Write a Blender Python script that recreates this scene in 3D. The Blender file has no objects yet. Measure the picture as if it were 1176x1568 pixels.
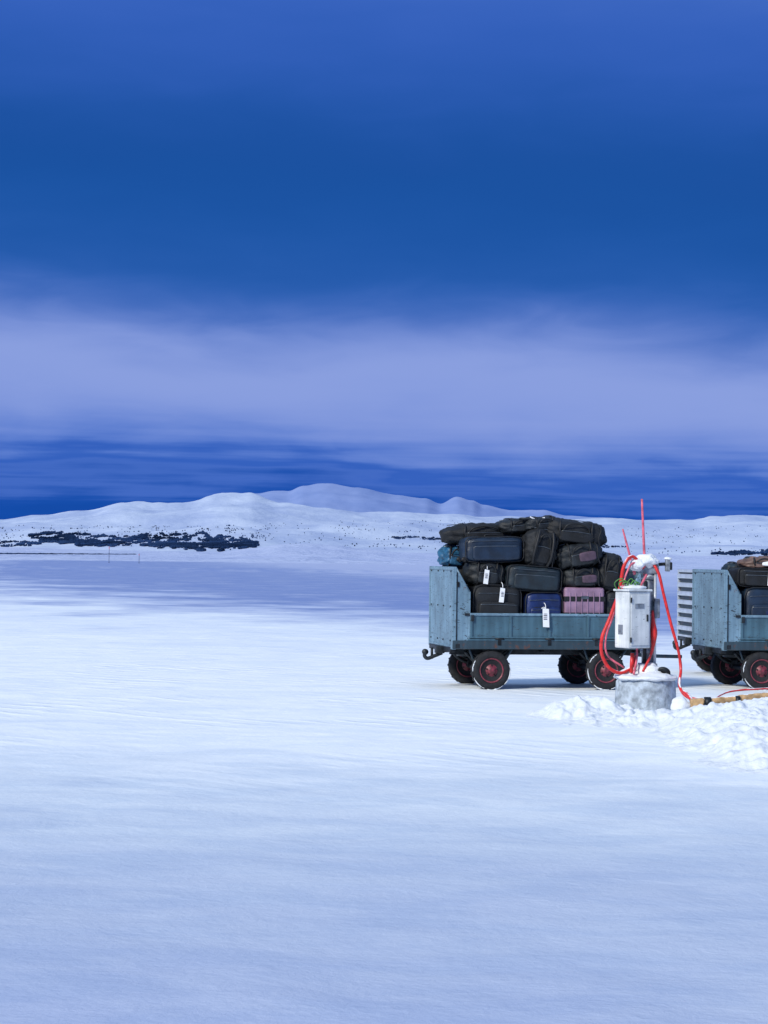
import bpy, bmesh, math, random
from math import sin, cos, pi, radians, exp
from mathutils import Vector, Matrix, noise
from mathutils.bvhtree import BVHTree

random.seed(7)
scene = bpy.context.scene
scene.view_settings.view_transform = 'Standard'
scene.view_settings.look = 'None'
scene.view_settings.exposure = 0
scene.view_settings.gamma = 1

EYE = 1.54
FPX = 3490.0
ROLL = 0.0122

def locate(u, v, depth):
    """image pixel (u,v) seen from the eye point + estimated distance -> world metres"""
    x = (u - 588 + (v - 784) * ROLL) / FPX * depth
    z = EYE - (v - (848 + ROLL * (u - 588))) / FPX * depth
    return Vector((x, depth, z))

def lin(r, g, b):
    def f(c):
        c /= 255.0
        return c / 12.92 if c <= 0.04045 else ((c + 0.055) / 1.055) ** 2.4
    return (f(r), f(g), f(b), 1.0)

# ------------------------------------------------------------------ materials
def new_mat(name):
    m = bpy.data.materials.new(name)
    m.use_nodes = True
    nt = m.node_tree
    return m, nt, nt.nodes['Principled BSDF']

def N(nt, typ, **kw):
    n = nt.nodes.new(typ)
    for k, v in kw.items():
        setattr(n, k, v)
    return n

def ramp(nt, stops, interp='LINEAR'):
    r = nt.nodes.new('ShaderNodeValToRGB')
    r.color_ramp.interpolation = interp
    e = r.color_ramp.elements
    while len(e) > 1:
        e.remove(e[-1])
    e[0].position = stops[0][0]; e[0].color = stops[0][1]
    for p, c in stops[1:]:
        x = e.new(p); x.color = c
    return r

def simple(name, col, rough=0.6, metal=0.0, var=0.25, scale=12, bump=0.15, bscale=60, snow=0.0, spec=.5):
    """noise-varied material, optional frost on up-facing faces"""
    m, nt, p = new_mat(name)
    L = nt.links.new
    tc = N(nt, 'ShaderNodeTexCoord')
    n1 = N(nt, 'ShaderNodeTexNoise'); n1.inputs['Scale'].default_value = scale; n1.inputs['Detail'].default_value = 6
    L(tc.outputs['Object'], n1.inputs['Vector'])
    d = tuple(c * (1 - var) for c in col[:3]) + (1,)
    b = tuple(min(1, c * (1 + var)) for c in col[:3]) + (1,)
    r = ramp(nt, [(0.35, d), (0.65, b)])
    L(n1.outputs['Fac'], r.inputs['Fac'])
    out = r.outputs['Color']
    if snow > 0:
        g = N(nt, 'ShaderNodeNewGeometry')
        s = N(nt, 'ShaderNodeSeparateXYZ'); L(g.outputs['Normal'], s.inputs[0])
        n3 = N(nt, 'ShaderNodeTexNoise'); n3.inputs['Scale'].default_value = 9; n3.inputs['Detail'].default_value = 5
        L(tc.outputs['Object'], n3.inputs['Vector'])
        a = N(nt, 'ShaderNodeMath', operation='MULTIPLY'); a.inputs[1].default_value = 0.5
        L(s.outputs['Z'], a.inputs[0])
        a2 = N(nt, 'ShaderNodeMath', operation='ADD'); L(a.outputs[0], a2.inputs[0]); L(n3.outputs['Fac'], a2.inputs[1])
        rr = ramp(nt, [(1.02 - snow * 0.5, (0, 0, 0, 1)), (min(1, 1.12 - snow * 0.5), (1, 1, 1, 1))])
        L(a2.outputs[0], rr.inputs['Fac'])
        mx = N(nt, 'ShaderNodeMixRGB'); L(rr.outputs['Color'], mx.inputs['Fac'])
        L(out, mx.inputs['Color1']); mx.inputs['Color2'].default_value = (0.75, 0.8, 0.85, 1)
        out = mx.outputs['Color']
    L(out, p.inputs['Base Color'])
    p.inputs['Roughness'].default_value = rough
    p.inputs['Metallic'].default_value = metal
    p.inputs['Specular IOR Level'].default_value = spec
    n2 = N(nt, 'ShaderNodeTexNoise'); n2.inputs['Scale'].default_value = bscale; n2.inputs['Detail'].default_value = 4
    L(tc.outputs['Object'], n2.inputs['Vector'])
    bp = N(nt, 'ShaderNodeBump'); bp.inputs['Strength'].default_value = bump; bp.inputs['Distance'].default_value = 0.01
    L(n2.outputs['Fac'], bp.inputs['Height']); L(bp.outputs['Normal'], p.inputs['Normal'])
    return m

def painted(name, col, rust=0.5, scr=0.56, grime=.6):
    """old chipped sheet-metal paint: blotches, scratches, rust, grime"""
    m, nt, p = new_mat(name)
    L = nt.links.new
    tc = N(nt, 'ShaderNodeTexCoord')
    n1 = N(nt, 'ShaderNodeTexNoise'); n1.inputs['Scale'].default_value = 4; n1.inputs['Detail'].default_value = 8
    L(tc.outputs['Object'], n1.inputs['Vector'])
    r = ramp(nt, [(0.3, tuple(c * .70 for c in col[:3]) + (1,)), (0.7, tuple(min(.85, c * 1.2) for c in col[:3]) + (1,))])
    L(n1.outputs['Fac'], r.inputs['Fac'])
    # scratches
    mp = N(nt, 'ShaderNodeMapping'); mp.inputs['Scale'].default_value = (9, 9, 34); mp.inputs['Rotation'].default_value = (0.5, 0.6, 0.2)
    L(tc.outputs['Object'], mp.inputs['Vector'])
    n2 = N(nt, 'ShaderNodeTexNoise'); n2.inputs['Scale'].default_value = 1.6; n2.inputs['Detail'].default_value = 3; n2.inputs['Distortion'].default_value = 1.2
    L(mp.outputs[0], n2.inputs['Vector'])
    r2 = ramp(nt, [(scr + .08, (0, 0, 0, 1)), (scr + .12, (1, 1, 1, 1))])
    L(n2.outputs['Fac'], r2.inputs['Fac'])
    mx = N(nt, 'ShaderNodeMixRGB'); L(r2.outputs['Color'], mx.inputs['Fac']); L(r.outputs['Color'], mx.inputs['Color1'])
    mx.inputs['Color2'].default_value = (0.04, 0.06, 0.075, 1)
    # rust blotches
    n3 = N(nt, 'ShaderNodeTexNoise'); n3.inputs['Scale'].default_value = 11; n3.inputs['Detail'].default_value = 9; n3.inputs['Roughness'].default_value = .7
    L(tc.outputs['Object'], n3.inputs['Vector'])
    r3 = ramp(nt, [(0.72 - rust * .2, (0, 0, 0, 1)), (0.76 - rust * .2, (1, 1, 1, 1))])
    L(n3.outputs['Fac'], r3.inputs['Fac'])
    mx2 = N(nt, 'ShaderNodeMixRGB'); L(r3.outputs['Color'], mx2.inputs['Fac']); L(mx.outputs['Color'], mx2.inputs['Color1'])
    mx2.inputs['Color2'].default_value = (0.10, 0.05, 0.04, 1)
    # vertical grime runs
    mp4 = N(nt, 'ShaderNodeMapping'); mp4.inputs['Scale'].default_value = (22, 22, 1.6)
    L(tc.outputs['Object'], mp4.inputs['Vector'])
    n4 = N(nt, 'ShaderNodeTexNoise'); n4.inputs['Scale'].default_value = 1; n4.inputs['Detail'].default_value = 5
    L(mp4.outputs[0], n4.inputs['Vector'])
    r4 = ramp(nt, [(.42, (.62, .66, .68, 1)), (.6, (1, 1, 1, 1))]); L(n4.outputs['Fac'], r4.inputs['Fac'])
    mx3 = N(nt, 'ShaderNodeMixRGB', blend_type='MULTIPLY'); mx3.inputs['Fac'].default_value = grime
    L(mx2.outputs['Color'], mx3.inputs['Color1']); L(r4.outputs['Color'], mx3.inputs['Color2'])
    L(mx3.outputs['Color'], p.inputs['Base Color'])
    p.inputs['Roughness'].default_value = 0.5
    bp = N(nt, 'ShaderNodeBump'); bp.inputs['Strength'].default_value = 0.5; bp.inputs['Distance'].default_value = 0.015
    L(n1.outputs['Fac'], bp.inputs['Height']); L(bp.outputs['Normal'], p.inputs['Normal'])
    return m

M = {}
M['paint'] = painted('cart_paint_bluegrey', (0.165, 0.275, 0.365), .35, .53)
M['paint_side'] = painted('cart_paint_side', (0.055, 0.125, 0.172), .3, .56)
M['frame'] = painted('cart_frame_grimy', (0.028, 0.055, 0.075), .7)
M['steel'] = simple('dark_steel', (0.022, 0.027, 0.032), .5, .6, .5)
M['tyre'] = simple('tyre_rubber', (0.010, 0.011, 0.014), .85, 0, .4, 20, .4, 120)
M['hub'] = simple('wheel_hub_red', (0.17, 0.025, 0.040), .5, 0, .5, 25)
M['silver'] = simple('galvanised_metal', (0.55, 0.60, 0.66), .4, .5, .1, 6)
M['black'] = simple('bag_black_fabric', (0.004, 0.006, 0.009), .7, 0, .5, 9, .5, 90)
M['black2'] = simple('bag_charcoal_fabric', (0.007, 0.011, 0.015), .6, 0, .5, 9, .5, 90)
M['teal'] = simple('bag_dark_teal', (0.006, 0.016, 0.025), .6, 0, .4, 9, .4, 80)
M['navy'] = simple('suitcase_navy', (0.007, 0.019, 0.042), .45, 0, .3, 9, .3, 60)
M['blue'] = simple('suitcase_blue', (0.006, 0.018, 0.085), .4, 0, .3, 9, .2, 60)
M['cyan'] = simple('bag_blue_nylon', (0.012, 0.08, 0.16), .5, 0, .5, 14, .5, 50)
M['mauve'] = simple('suitcase_mauve', (0.26, 0.16, 0.24), .45, 0, .18, 9, .2, 50)
M['pink'] = simple('bag_pink_patch', (0.075, 0.045, 0.07), .6, 0, .3, 12, .2, 50)
M['strap'] = simple('strap_webbing', (0.005, 0.006, 0.008), .6, 0, .3, 30)
M['zip'] = simple('zip_metal', (0.13, 0.15, 0.17), .35, .7, .2)
M['tag'] = simple('airline_tag_paper', (0.80, 0.82, 0.84), .6, 0, .03, 8, .05)
M['tagink'] = simple('airline_tag_print', (0.03, 0.03, 0.04), .6)
M['brown'] = simple('bag_brown', (0.13, 0.08, 0.065), .6, 0, .4, 14)
M['white'] = painted('box_white_enamel', (0.68, 0.73, 0.76), .10, .59, .35)
M['grey'] = simple('galvanised_post', (0.20, 0.23, 0.27), .5, .3, .4, 18, .4, 60, snow=.35)
M['concrete'] = simple('concrete_frosted', (0.36, 0.42, 0.48), .9, 0, .35, 14, .9, 45, snow=.25)
M['red'] = simple('red_hose_rubber', (0.60, 0.022, 0.02), .4, 0, .25, 20, .2, snow=.35)
M['redrod'] = simple('red_marker_rod', (0.60, 0.12, 0.17), .4, 0, .3, 20, .1)
M['green'] = simple('green_cord', (0.07, 0.22, 0.04), .5)
M['ochre'] = simple('weathered_ochre_paint', (0.42, 0.27, 0.13), .6, 0, .4, 16, .4, 60, snow=.15)
M['rock'] = simple('shore_rock', (0.015, 0.035, 0.085), .9, 0, .5, .05, .3, 1, spec=.05)
M['tree'] = simple('hazed_birch_scrub', (0.014, 0.032, 0.085), 1.0, 0, .6, .02, .1, 1, spec=.0)  # blue of distance haze painted into the dark scrub
M['pole'] = simple('marker_pole_paint', (0.06, 0.08, 0.14), .7)

def snow_mat(name, col, bscale=14, bdist=.03, bstr=.6):
    m, nt, p = new_mat(name)
    L = nt.links.new
    g = N(nt, 'ShaderNodeNewGeometry')
    n = N(nt, 'ShaderNodeTexNoise'); n.inputs['Scale'].default_value = bscale; n.inputs['Detail'].default_value = 8; n.inputs['Roughness'].default_value = .62
    L(g.outputs['Position'], n.inputs['Vector'])
    r = ramp(nt, [(.3, tuple(c * .88 for c in col[:3]) + (1,)), (.65, col)])
    L(n.outputs['Fac'], r.inputs['Fac']); L(r.outputs['Color'], p.inputs['Base Color'])
    p.inputs['Roughness'].default_value = .75
    p.inputs['Specular IOR Level'].default_value = .2
    b = N(nt, 'ShaderNodeBump'); b.inputs['Distance'].default_value = bdist; b.inputs['Strength'].default_value = bstr
    L(n.outputs['Fac'], b.inputs['Height']); L(b.outputs['Normal'], p.inputs['Normal'])
    return m
M['snow'] = snow_mat('fresh_snow', (0.76, 0.80, 0.84, 1))

# ------------------------------------------------------------------ mesh builder
class MB:
    def __init__(s):
        s.bm = bmesh.new(); s.mats = []
    def idx(s, m):
        if m not in s.mats: s.mats.append(m)
        return s.mats.index(m)
    def add(s, t, m, smooth=True, mtx=None):
        i = s.idx(m)
        if mtx is not None: bmesh.ops.transform(t, matrix=mtx, verts=t.verts)
        for f in t.faces:
            f.material_index = i; f.smooth = smooth
        me = bpy.data.meshes.new('tmp'); t.to_mesh(me); t.free()
        s.bm.from_mesh(me); bpy.data.meshes.remove(me)
    def box(s, c, size, m, bev=.006, rot=None, seg=2):
        t = bmesh.new(); bmesh.ops.create_cube(t, size=1)
        bmesh.ops.scale(t, vec=size, verts=t.verts)
        if bev > 0:
            bev = min(bev, min(size) * .45)
            bmesh.ops.bevel(t, geom=t.edges[:], offset=bev, segments=seg, profile=.5, affect='EDGES')
        mt = Matrix.Translation(c)
        if rot is not None: mt = mt @ rot
        s.add(t, m, False, mt)
    def soft(s, c, size, m, n=4.0, amp=.02, seed=0, freq=5, cuts=9, rot=None, sag=0.0):
        t = bmesh.new(); bmesh.ops.create_cube(t, size=2)
        bmesh.ops.subdivide_edges(t, edges=t.edges[:], cuts=cuts, use_grid_fill=True)
        h = Vector(size) * .5
        for v in t.verts:
            p = v.co
            k = (abs(p.x) ** n + abs(p.y) ** n + abs(p.z) ** n) ** (-1.0 / n)
            q = p * k
            w = Vector((q.x * h.x, q.y * h.y, q.z * h.z))
            d = noise.fractal(Vector((w.x * freq + seed * 3.7, w.y * freq, w.z * freq * 1.6 - seed)), .9, 2.1, 4)
            rid = 1 - abs(noise.noise(Vector((w.x * freq * 1.4 - seed, w.y * freq, w.z * freq * 2.6 + seed * 2)))) * 2
            nn = q.normalized()
            w += nn * (d * amp + rid * amp * .5)
            w.z -= sag * (q.x ** 2)
            v.co = w
        mt = Matrix.Translation(c)
        if rot is not None: mt = mt @ rot
        s.add(t, m, True, mt)
    def lathe(s, prof, m, c=(0, 0, 0), axis='Z', seg=40, smooth=True, rot=None):
        t = bmesh.new(); rings = []
        for r, h in prof:
            ring = []
            for i in range(seg):
                a = 2 * pi * i / seg
                if axis == 'Z': co = (r * cos(a), r * sin(a), h)
                elif axis == 'Y': co = (r * cos(a), h, r * sin(a))
                else: co = (h, r * cos(a), r * sin(a))
                ring.append(t.verts.new(co))
            rings.append(ring)
        for a, b in zip(rings, rings[1:]):
            for i in range(seg):
                t.faces.new((a[i], a[(i + 1) % seg], b[(i + 1) % seg], b[i]))
        t.faces.new(rings[0]); t.faces.new(rings[-1])
        bmesh.ops.recalc_face_normals(t, faces=t.faces)
        mt = Matrix.Translation(c)
        if rot is not None: mt = mt @ rot
        s.add(t, m, smooth, mt)
    def tube(s, pts, r, m, seg=10, spline=True, sub=8, jit=0.0):
        P = [Vector(p) for p in pts]
        if spline and len(P) > 2:
            Q = []
            E = [P[0] * 2 - P[1]] + P + [P[-1] * 2 - P[-2]]
            for i in range(1, len(E) - 2):
                for k in range(sub):
                    u = k / sub
                    a, b, c, d = E[i - 1], E[i], E[i + 1], E[i + 2]
                    Q.append(.5 * ((2 * b) + (c - a) * u + (2 * a - 5 * b + 4 * c - d) * u * u + (3 * b - a - 3 * c + d) * u ** 3))
            Q.append(P[-1]); P = Q
        t = bmesh.new(); rings = []
        ref = Vector((0, 0, 1))
        for i, p in enumerate(P):
            d = (P[min(i + 1, len(P) - 1)] - P[max(i - 1, 0)]).normalized()
            if abs(d.dot(ref)) > .97: ref = Vector((1, 0, 0)) if abs(d.x) < .9 else Vector((0, 1, 0))
            u = d.cross(ref).normalized(); w = u.cross(d).normalized()
            ref = w
            rr = r(i / (len(P) - 1)) if callable(r) else r
            if jit: rr *= 1 + jit * noise.noise(p * 14)
            rings.append([t.verts.new(p + (u * cos(2 * pi * k / seg) + w * sin(2 * pi * k / seg)) * rr) for k in range(seg)])
        for a, b in zip(rings, rings[1:]):
            for i in range(seg):
                t.faces.new((a[i], a[(i + 1) % seg], b[(i + 1) % seg], b[i]))
        t.faces.new(rings[0]); t.faces.new(rings[-1])
        bmesh.ops.recalc_face_normals(t, faces=t.faces)
        s.add(t, m, True)
    def cyl(s, a, b, r, m, seg=16):
        s.tube([a, b], r, m, seg, False)
    def poly(s, pts, th, m, bev=.003):
        t = bmesh.new()
        f = t.faces.new([t.verts.new(p) for p in pts])
        r = bmesh.ops.extrude_face_region(t, geom=[f])
        vs = [e for e in r['geom'] if isinstance(e, bmesh.types.BMVert)]
        bmesh.ops.translate(t, vec=Vector(th), verts=vs)
        bmesh.ops.recalc_face_normals(t, faces=t.faces)
        if bev: bmesh.ops.bevel(t, geom=t.edges[:], offset=bev, segments=1, affect='EDGES')
        s.add(t, m, False)
    def out(s, name, mtx=Matrix(), parent=None):
        me = bpy.data.meshes.new(name); s.bm.to_mesh(me); s.bm.free()
        for m in s.mats: me.materials.append(m)
        o = bpy.data.objects.new(name, me); scene.collection.objects.link(o)
        if parent is not None: o.parent = parent
        o.matrix_local = mtx
        return o

def empty(name, mtx):
    e = bpy.data.objects.new(name, None); scene.collection.objects.link(e)
    e.empty_display_size = .3
    e.matrix_world = mtx
    return e

# ------------------------------------------------------------------ world / sky
SUN_EL, SUN_AZ = radians(35), radians(-140)   # azimuth measured from +Y towards +X : sun behind-left of camera
world = bpy.data.worlds.new('World'); scene.world = world; world.use_nodes = True
nt = world.node_tree; nt.nodes.clear(); L = nt.links.new
wo = N(nt, 'ShaderNodeOutputWorld')
bgS = N(nt, 'ShaderNodeBackground'); bgC = N(nt, 'ShaderNodeBackground'); mixS = N(nt, 'ShaderNodeMixShader')
sky = N(nt, 'ShaderNodeTexSky'); sky.sky_type = 'NISHITA'; sky.sun_disc = False
sky.sun_elevation = SUN_EL; sky.sun_rotation = SUN_AZ
L(sky.outputs[0], bgS.inputs['Color']); bgS.inputs['Strength'].default_value = .06
tc = N(nt, 'ShaderNodeTexCoord')
sp = N(nt, 'ShaderNodeSeparateXYZ'); L(tc.outputs['Generated'], sp.inputs[0])
def mth(op, a, b=None):
    n = N(nt, 'ShaderNodeMath', operation=op)
    for i, v in enumerate((a, b)):
        if v is None: continue
        if isinstance(v, (int, float)): n.inputs[i].default_value = v
        else: L(v, n.inputs[i])
    return n.outputs[0]
def wnoise(sc, scale, detail, rough=.5, rot=(0, 0, 0), dist=0.0):
    mp = N(nt, 'ShaderNodeMapping'); mp.inputs['Scale'].default_value = sc; mp.inputs['Rotation'].default_value = rot
    L(tc.outputs['Generated'], mp.inputs['Vector'])
    n = N(nt, 'ShaderNodeTexNoise'); n.inputs['Scale'].default_value = scale; n.inputs['Detail'].default_value = detail
    n.inputs['Roughness'].default_value = rough; n.inputs['Distortion'].default_value = dist
    L(mp.outputs[0], n.inputs['Vector'])
    return mth('SUBTRACT', n.outputs['Fac'], .5)
big = wnoise((1, 1, 3.2), 7, 3, .5, (0, .05, 0))
fine = wnoise((1, 1, 4.0), 15, 6, .5, (0, .06, 0), .5)
streak = wnoise((1, 1, 26), 7, 5, .5, (0, .03, 0), .2)
z = mth('ADD', sp.outputs['Z'], mth('MULTIPLY', sp.outputs['X'], .036))
z = mth('ADD', z, mth('MULTIPLY', big, .032))
z = mth('ADD', z, mth('MULTIPLY', fine, .021))
low = N(nt, 'ShaderNodeMapRange'); L(sp.outputs['Z'], low.inputs['Value'])
low.inputs['From Min'].default_value = .02; low.inputs['From Max'].default_value = .07
low.inputs['To Min'].default_value = .05; low.inputs['To Max'].default_value = .0
z = mth('ADD', z, mth('MULTIPLY', streak, low.outputs[0]))
zz = mth('MULTIPLY', z, 2.0)   # z .5 -> 1
S = lambda zc: zc * 2.0
stops = [(0.0, lin(12, 74, 168)), (S(.014), lin(6, 72, 166)), (S(.024), lin(10, 78, 176)), (S(.031), lin(78, 116, 204)),
         (S(.036), lin(12, 80, 182)), (S(.043), lin(84, 122, 208)), (S(.056), lin(126, 150, 220)), (S(.078), lin(144, 164, 226)),
         (S(.091), lin(120, 145, 216)), (S(.104), lin(62, 106, 190)), (S(.122), lin(26, 88, 172)), (S(.165), lin(18, 77, 156)),
         (S(.190), lin(30, 84, 168)), (S(.215), lin(46, 93, 184)), (S(.25), lin(58, 101, 194)), (S(.33), lin(92, 130, 204)), (S(.46), lin(145, 175, 222))]
rp = ramp(nt, stops, 'B_SPLINE'); L(zz, rp.inputs['Fac'])
L(rp.outputs['Color'], bgC.inputs['Color']); bgC.inputs['Strength'].default_value = 1.0
mixS.inputs['Fac'].default_value = .982
L(bgS.outputs[0], mixS.inputs[1]); L(bgC.outputs[0], mixS.inputs[2]); L(mixS.outputs[0], wo.inputs['Surface'])

sd = bpy.data.lights.new('sun', 'SUN'); sd.energy = 3.6; sd.angle = radians(10); sd.color = (1, .95, .84)
so = bpy.data.objects.new('sun', sd); scene.collection.objects.link(so)
sdir = Vector((sin(SUN_AZ) * cos(SUN_EL), cos(SUN_AZ) * cos(SUN_EL), sin(SUN_EL)))
so.rotation_euler = sdir.to_track_quat('Z', 'Y').to_euler()
so.location = (-10, -10, 20)

# ------------------------------------------------------------------ camera
cd = bpy.data.cameras.new('camera'); co = bpy.data.objects.new('camera', cd); scene.collection.objects.link(co)
cd.sensor_fit = 'VERTICAL'; cd.sensor_height = 36; cd.sensor_width = 27
cd.lens = FPX / 1568 * 36
cd.clip_start = .1; cd.clip_end = 40000
pitch = math.atan(64 / FPX)
co.matrix_world = Matrix.Translation((0, 0, EYE)) @ Matrix.Rotation(pi / 2 + pitch, 4, 'X') @ Matrix.Rotation(math.atan(ROLL), 4, 'Z')
scene.camera = co

# ------------------------------------------------------------------ ground
def grid_mesh(name, xs, ys, hf, mat, smooth=True):
    nx, ny = len(xs), len(ys)
    verts = [(x, y, hf(x, y)) for y in ys for x in xs]
    faces = [(j * nx + i, j * nx + i + 1, (j + 1) * nx + i + 1, (j + 1) * nx + i) for j in range(ny - 1) for i in range(nx - 1)]
    me = bpy.data.meshes.new(name); me.from_pydata(verts, [], faces); me.update()
    if smooth: me.polygons.foreach_set('use_smooth', [True] * len(me.polygons))
    me.materials.append(mat)
    o = bpy.data.objects.new(name, me); scene.collection.objects.link(o)
    return o

gm, nt, p = new_mat('snow_ice_painted_light')  # snow and lake ice, with light falloff over distance painted into the colour
L = nt.links.new
g = N(nt, 'ShaderNodeNewGeometry'); sp = N(nt, 'ShaderNodeSeparateXYZ'); L(g.outputs['Position'], sp.inputs[0])
def gnoise(sc, scale, detail, rough=.5, rz=0.0, dist=0.0, sub=True):
    mp = N(nt, 'ShaderNodeMapping'); mp.inputs['Scale'].default_value = sc; mp.inputs['Rotation'].default_value = (0, 0, rz)
    L(g.outputs['Position'], mp.inputs['Vector'])
    n = N(nt, 'ShaderNodeTexNoise'); n.inputs['Scale'].default_value = scale; n.inputs['Detail'].default_value = detail
    n.inputs['Roughness'].default_value = rough; n.inputs['Distortion'].default_value = dist
    L(mp.outputs[0], n.inputs['Vector'])
    return mth('SUBTRACT', n.outputs['Fac'], .5) if sub else n.outputs['Fac']
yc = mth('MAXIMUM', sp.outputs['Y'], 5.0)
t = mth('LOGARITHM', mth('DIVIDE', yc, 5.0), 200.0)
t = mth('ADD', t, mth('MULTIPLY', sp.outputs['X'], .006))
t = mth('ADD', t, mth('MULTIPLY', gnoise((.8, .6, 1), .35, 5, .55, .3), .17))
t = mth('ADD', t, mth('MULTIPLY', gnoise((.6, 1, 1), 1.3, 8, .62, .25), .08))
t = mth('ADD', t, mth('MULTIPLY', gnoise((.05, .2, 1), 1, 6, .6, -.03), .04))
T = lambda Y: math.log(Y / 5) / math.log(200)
DIM_LAKE_ICE = (0.20, 0.27, 0.51, 1)  # bluer lake ice, darkened further as painted light falloff
LIT_SNOW = (0.85, 0.89, 0.90, 1)  # pool of light painted as brighter snow, dimming towards the camera
rp = ramp(nt, [(T(6.5), (0.42, 0.49, 0.66, 1)), (T(9), (0.46, 0.53, 0.67, 1)), (T(12), (0.52, 0.595, 0.71, 1)), (T(15), (0.65, 0.72, 0.79, 1)), (T(18), (0.80, 0.85, 0.88, 1)), (T(21), LIT_SNOW), (T(31), LIT_SNOW),
               (T(44), (0.74, 0.80, 0.86, 1)), (T(54), (0.46, 0.53, 0.71, 1)), (T(68), DIM_LAKE_ICE), (T(130), (0.215, 0.285, 0.52, 1)), (T(160), (0.28, 0.35, 0.57, 1)), (T(185), (0.37, 0.43, 0.63, 1)), (T(500), (0.41, 0.47, 0.66, 1))])
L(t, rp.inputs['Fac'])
pz = gnoise((.6, 1, 1), 1.7, 9, .66, .22, .5, False)
pr = ramp(nt, [(.40, (.82, .87, .94, 1)), (.56, (1, 1, 1, 1))]); L(pz, pr.inputs['Fac'])
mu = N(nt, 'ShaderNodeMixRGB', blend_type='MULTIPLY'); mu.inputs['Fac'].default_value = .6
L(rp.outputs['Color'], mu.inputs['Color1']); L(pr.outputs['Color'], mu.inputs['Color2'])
# curving wheel tracks of towing vehicles on the apron, patchy
mpw = N(nt, 'ShaderNodeMapping'); mpw.inputs['Location'].default_value = (40, 20, 0); L(g.outputs['Position'], mpw.inputs['Vector'])
wv = N(nt, 'ShaderNodeTexWave', wave_type='RINGS', rings_direction='Z'); wv.inputs['Scale'].default_value = .9
wv.inputs['Distortion'].default_value = 3.5; wv.inputs['Detail'].default_value = 6; wv.inputs['Detail Scale'].default_value = .8; wv.inputs['Detail Roughness'].default_value = .65
L(mpw.outputs[0], wv.inputs['Vector'])
wr = ramp(nt, [(.50, (0, 0, 0, 1)), (.95, (1, 1, 1, 1))]); L(wv.outputs['Fac'], wr.inputs['Fac'])
wm = ramp(nt, [(.47, (0, 0, 0, 1)), (.62, (1, 1, 1, 1))]); L(gnoise((1, 1, 1), .45, 7, .65, 0, 0, False), wm.inputs['Fac'])
ap = N(nt, 'ShaderNodeMapRange'); L(sp.outputs['Y'], ap.inputs['Value'])
ap.inputs['From Min'].default_value = 13; ap.inputs['From Max'].default_value = 24; ap.inputs['To Min'].default_value = .08; ap.inputs['To Max'].default_value = 1
trk = mth('MULTIPLY', mth('MULTIPLY', wr.outputs['Color'], wm.outputs['Color']), ap.outputs[0])
mt2 = N(nt, 'ShaderNodeMixRGB'); L(mth('MULTIPLY', trk, .3), mt2.inputs['Fac'])
L(mu.outputs['Color'], mt2.inputs['Color1']); mt2.inputs['Color2'].default_value = (.86, .9, .92, 1)
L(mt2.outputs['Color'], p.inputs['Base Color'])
p.inputs['Roughness'].default_value = .62; p.inputs['Specular IOR Level'].default_value = .2
b0 = N(nt, 'ShaderNodeBump'); b0.inputs['Distance'].default_value = .03; b0.inputs['Strength'].default_value = .5
L(trk, b0.inputs['Height'])
b1 = N(nt, 'ShaderNodeBump'); b1.inputs['Distance'].default_value = .05; b1.inputs['Strength'].default_value = .5
L(gnoise((.95, 1, 1), 1.5, 11, .62, .2, .3, False), b1.inputs['Height']); L(b0.outputs['Normal'], b1.inputs['Normal'])
b3 = N(nt, 'ShaderNodeBump'); b3.inputs['Distance'].default_value = .012; b3.inputs['Strength'].default_value = .7
L(gnoise((1, 1, 1), 13, 8, .68, 0, 0, False), b3.inputs['Height']); L(b1.outputs['Normal'], b3.inputs['Normal'])
L(b3.outputs['Normal'], p.inputs['Normal'])

ys = [-60, -30, -15, -6, 0, 3]
y = 5.0
while y < 60: ys.append(y); y *= 1.006
while y < 400: ys.append(y); y *= 1.010
while y < 14000: ys.append(y); y *= 1.06
xs = sorted(set([round(v, 4) for v in
    [-9 + 18 * i / 180 for i in range(181)] + [s * (9 * 1.09 ** k) for k in range(1, 85) for s in (-1, 1)]]))
def ground_h(x, y):
    h = .015 * noise.fractal(Vector((x * .5, y * .5, 0)), 1, 2, 4) if y < 120 else 0
    if y < 60:
        h += .006 * noise.fractal(Vector((x * 2.2, y * 2.2, 3)), .9, 2, 4)
    if 120 < y < 300:
        w = y - 176 - .02 * x - 3 * noise.noise(Vector((x * .03, 3, 1)))
        h += .32 * exp(-(w / 3.0) ** 2) * (1 + .6 * noise.noise(Vector((x * .1, y * .05, 0))))
    if 60 < y < 120:
        h += .05 * noise.fractal(Vector((x * .06, y * .25, 5)), 1, 2, 3)
    return h
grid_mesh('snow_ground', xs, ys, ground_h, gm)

# ------------------------------------------------------------------ hills
def interp(lst, x):
    if x <= lst[0][0]: return lst[0][1]
    for (a, va), (b, vb) in zip(lst, lst[1:]):
        if x <= b:
            u = (x - a) / (b - a); u = u * u * (3 - 2 * u)
            return va + (vb - va) * u
    return lst[-1][1]

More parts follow.
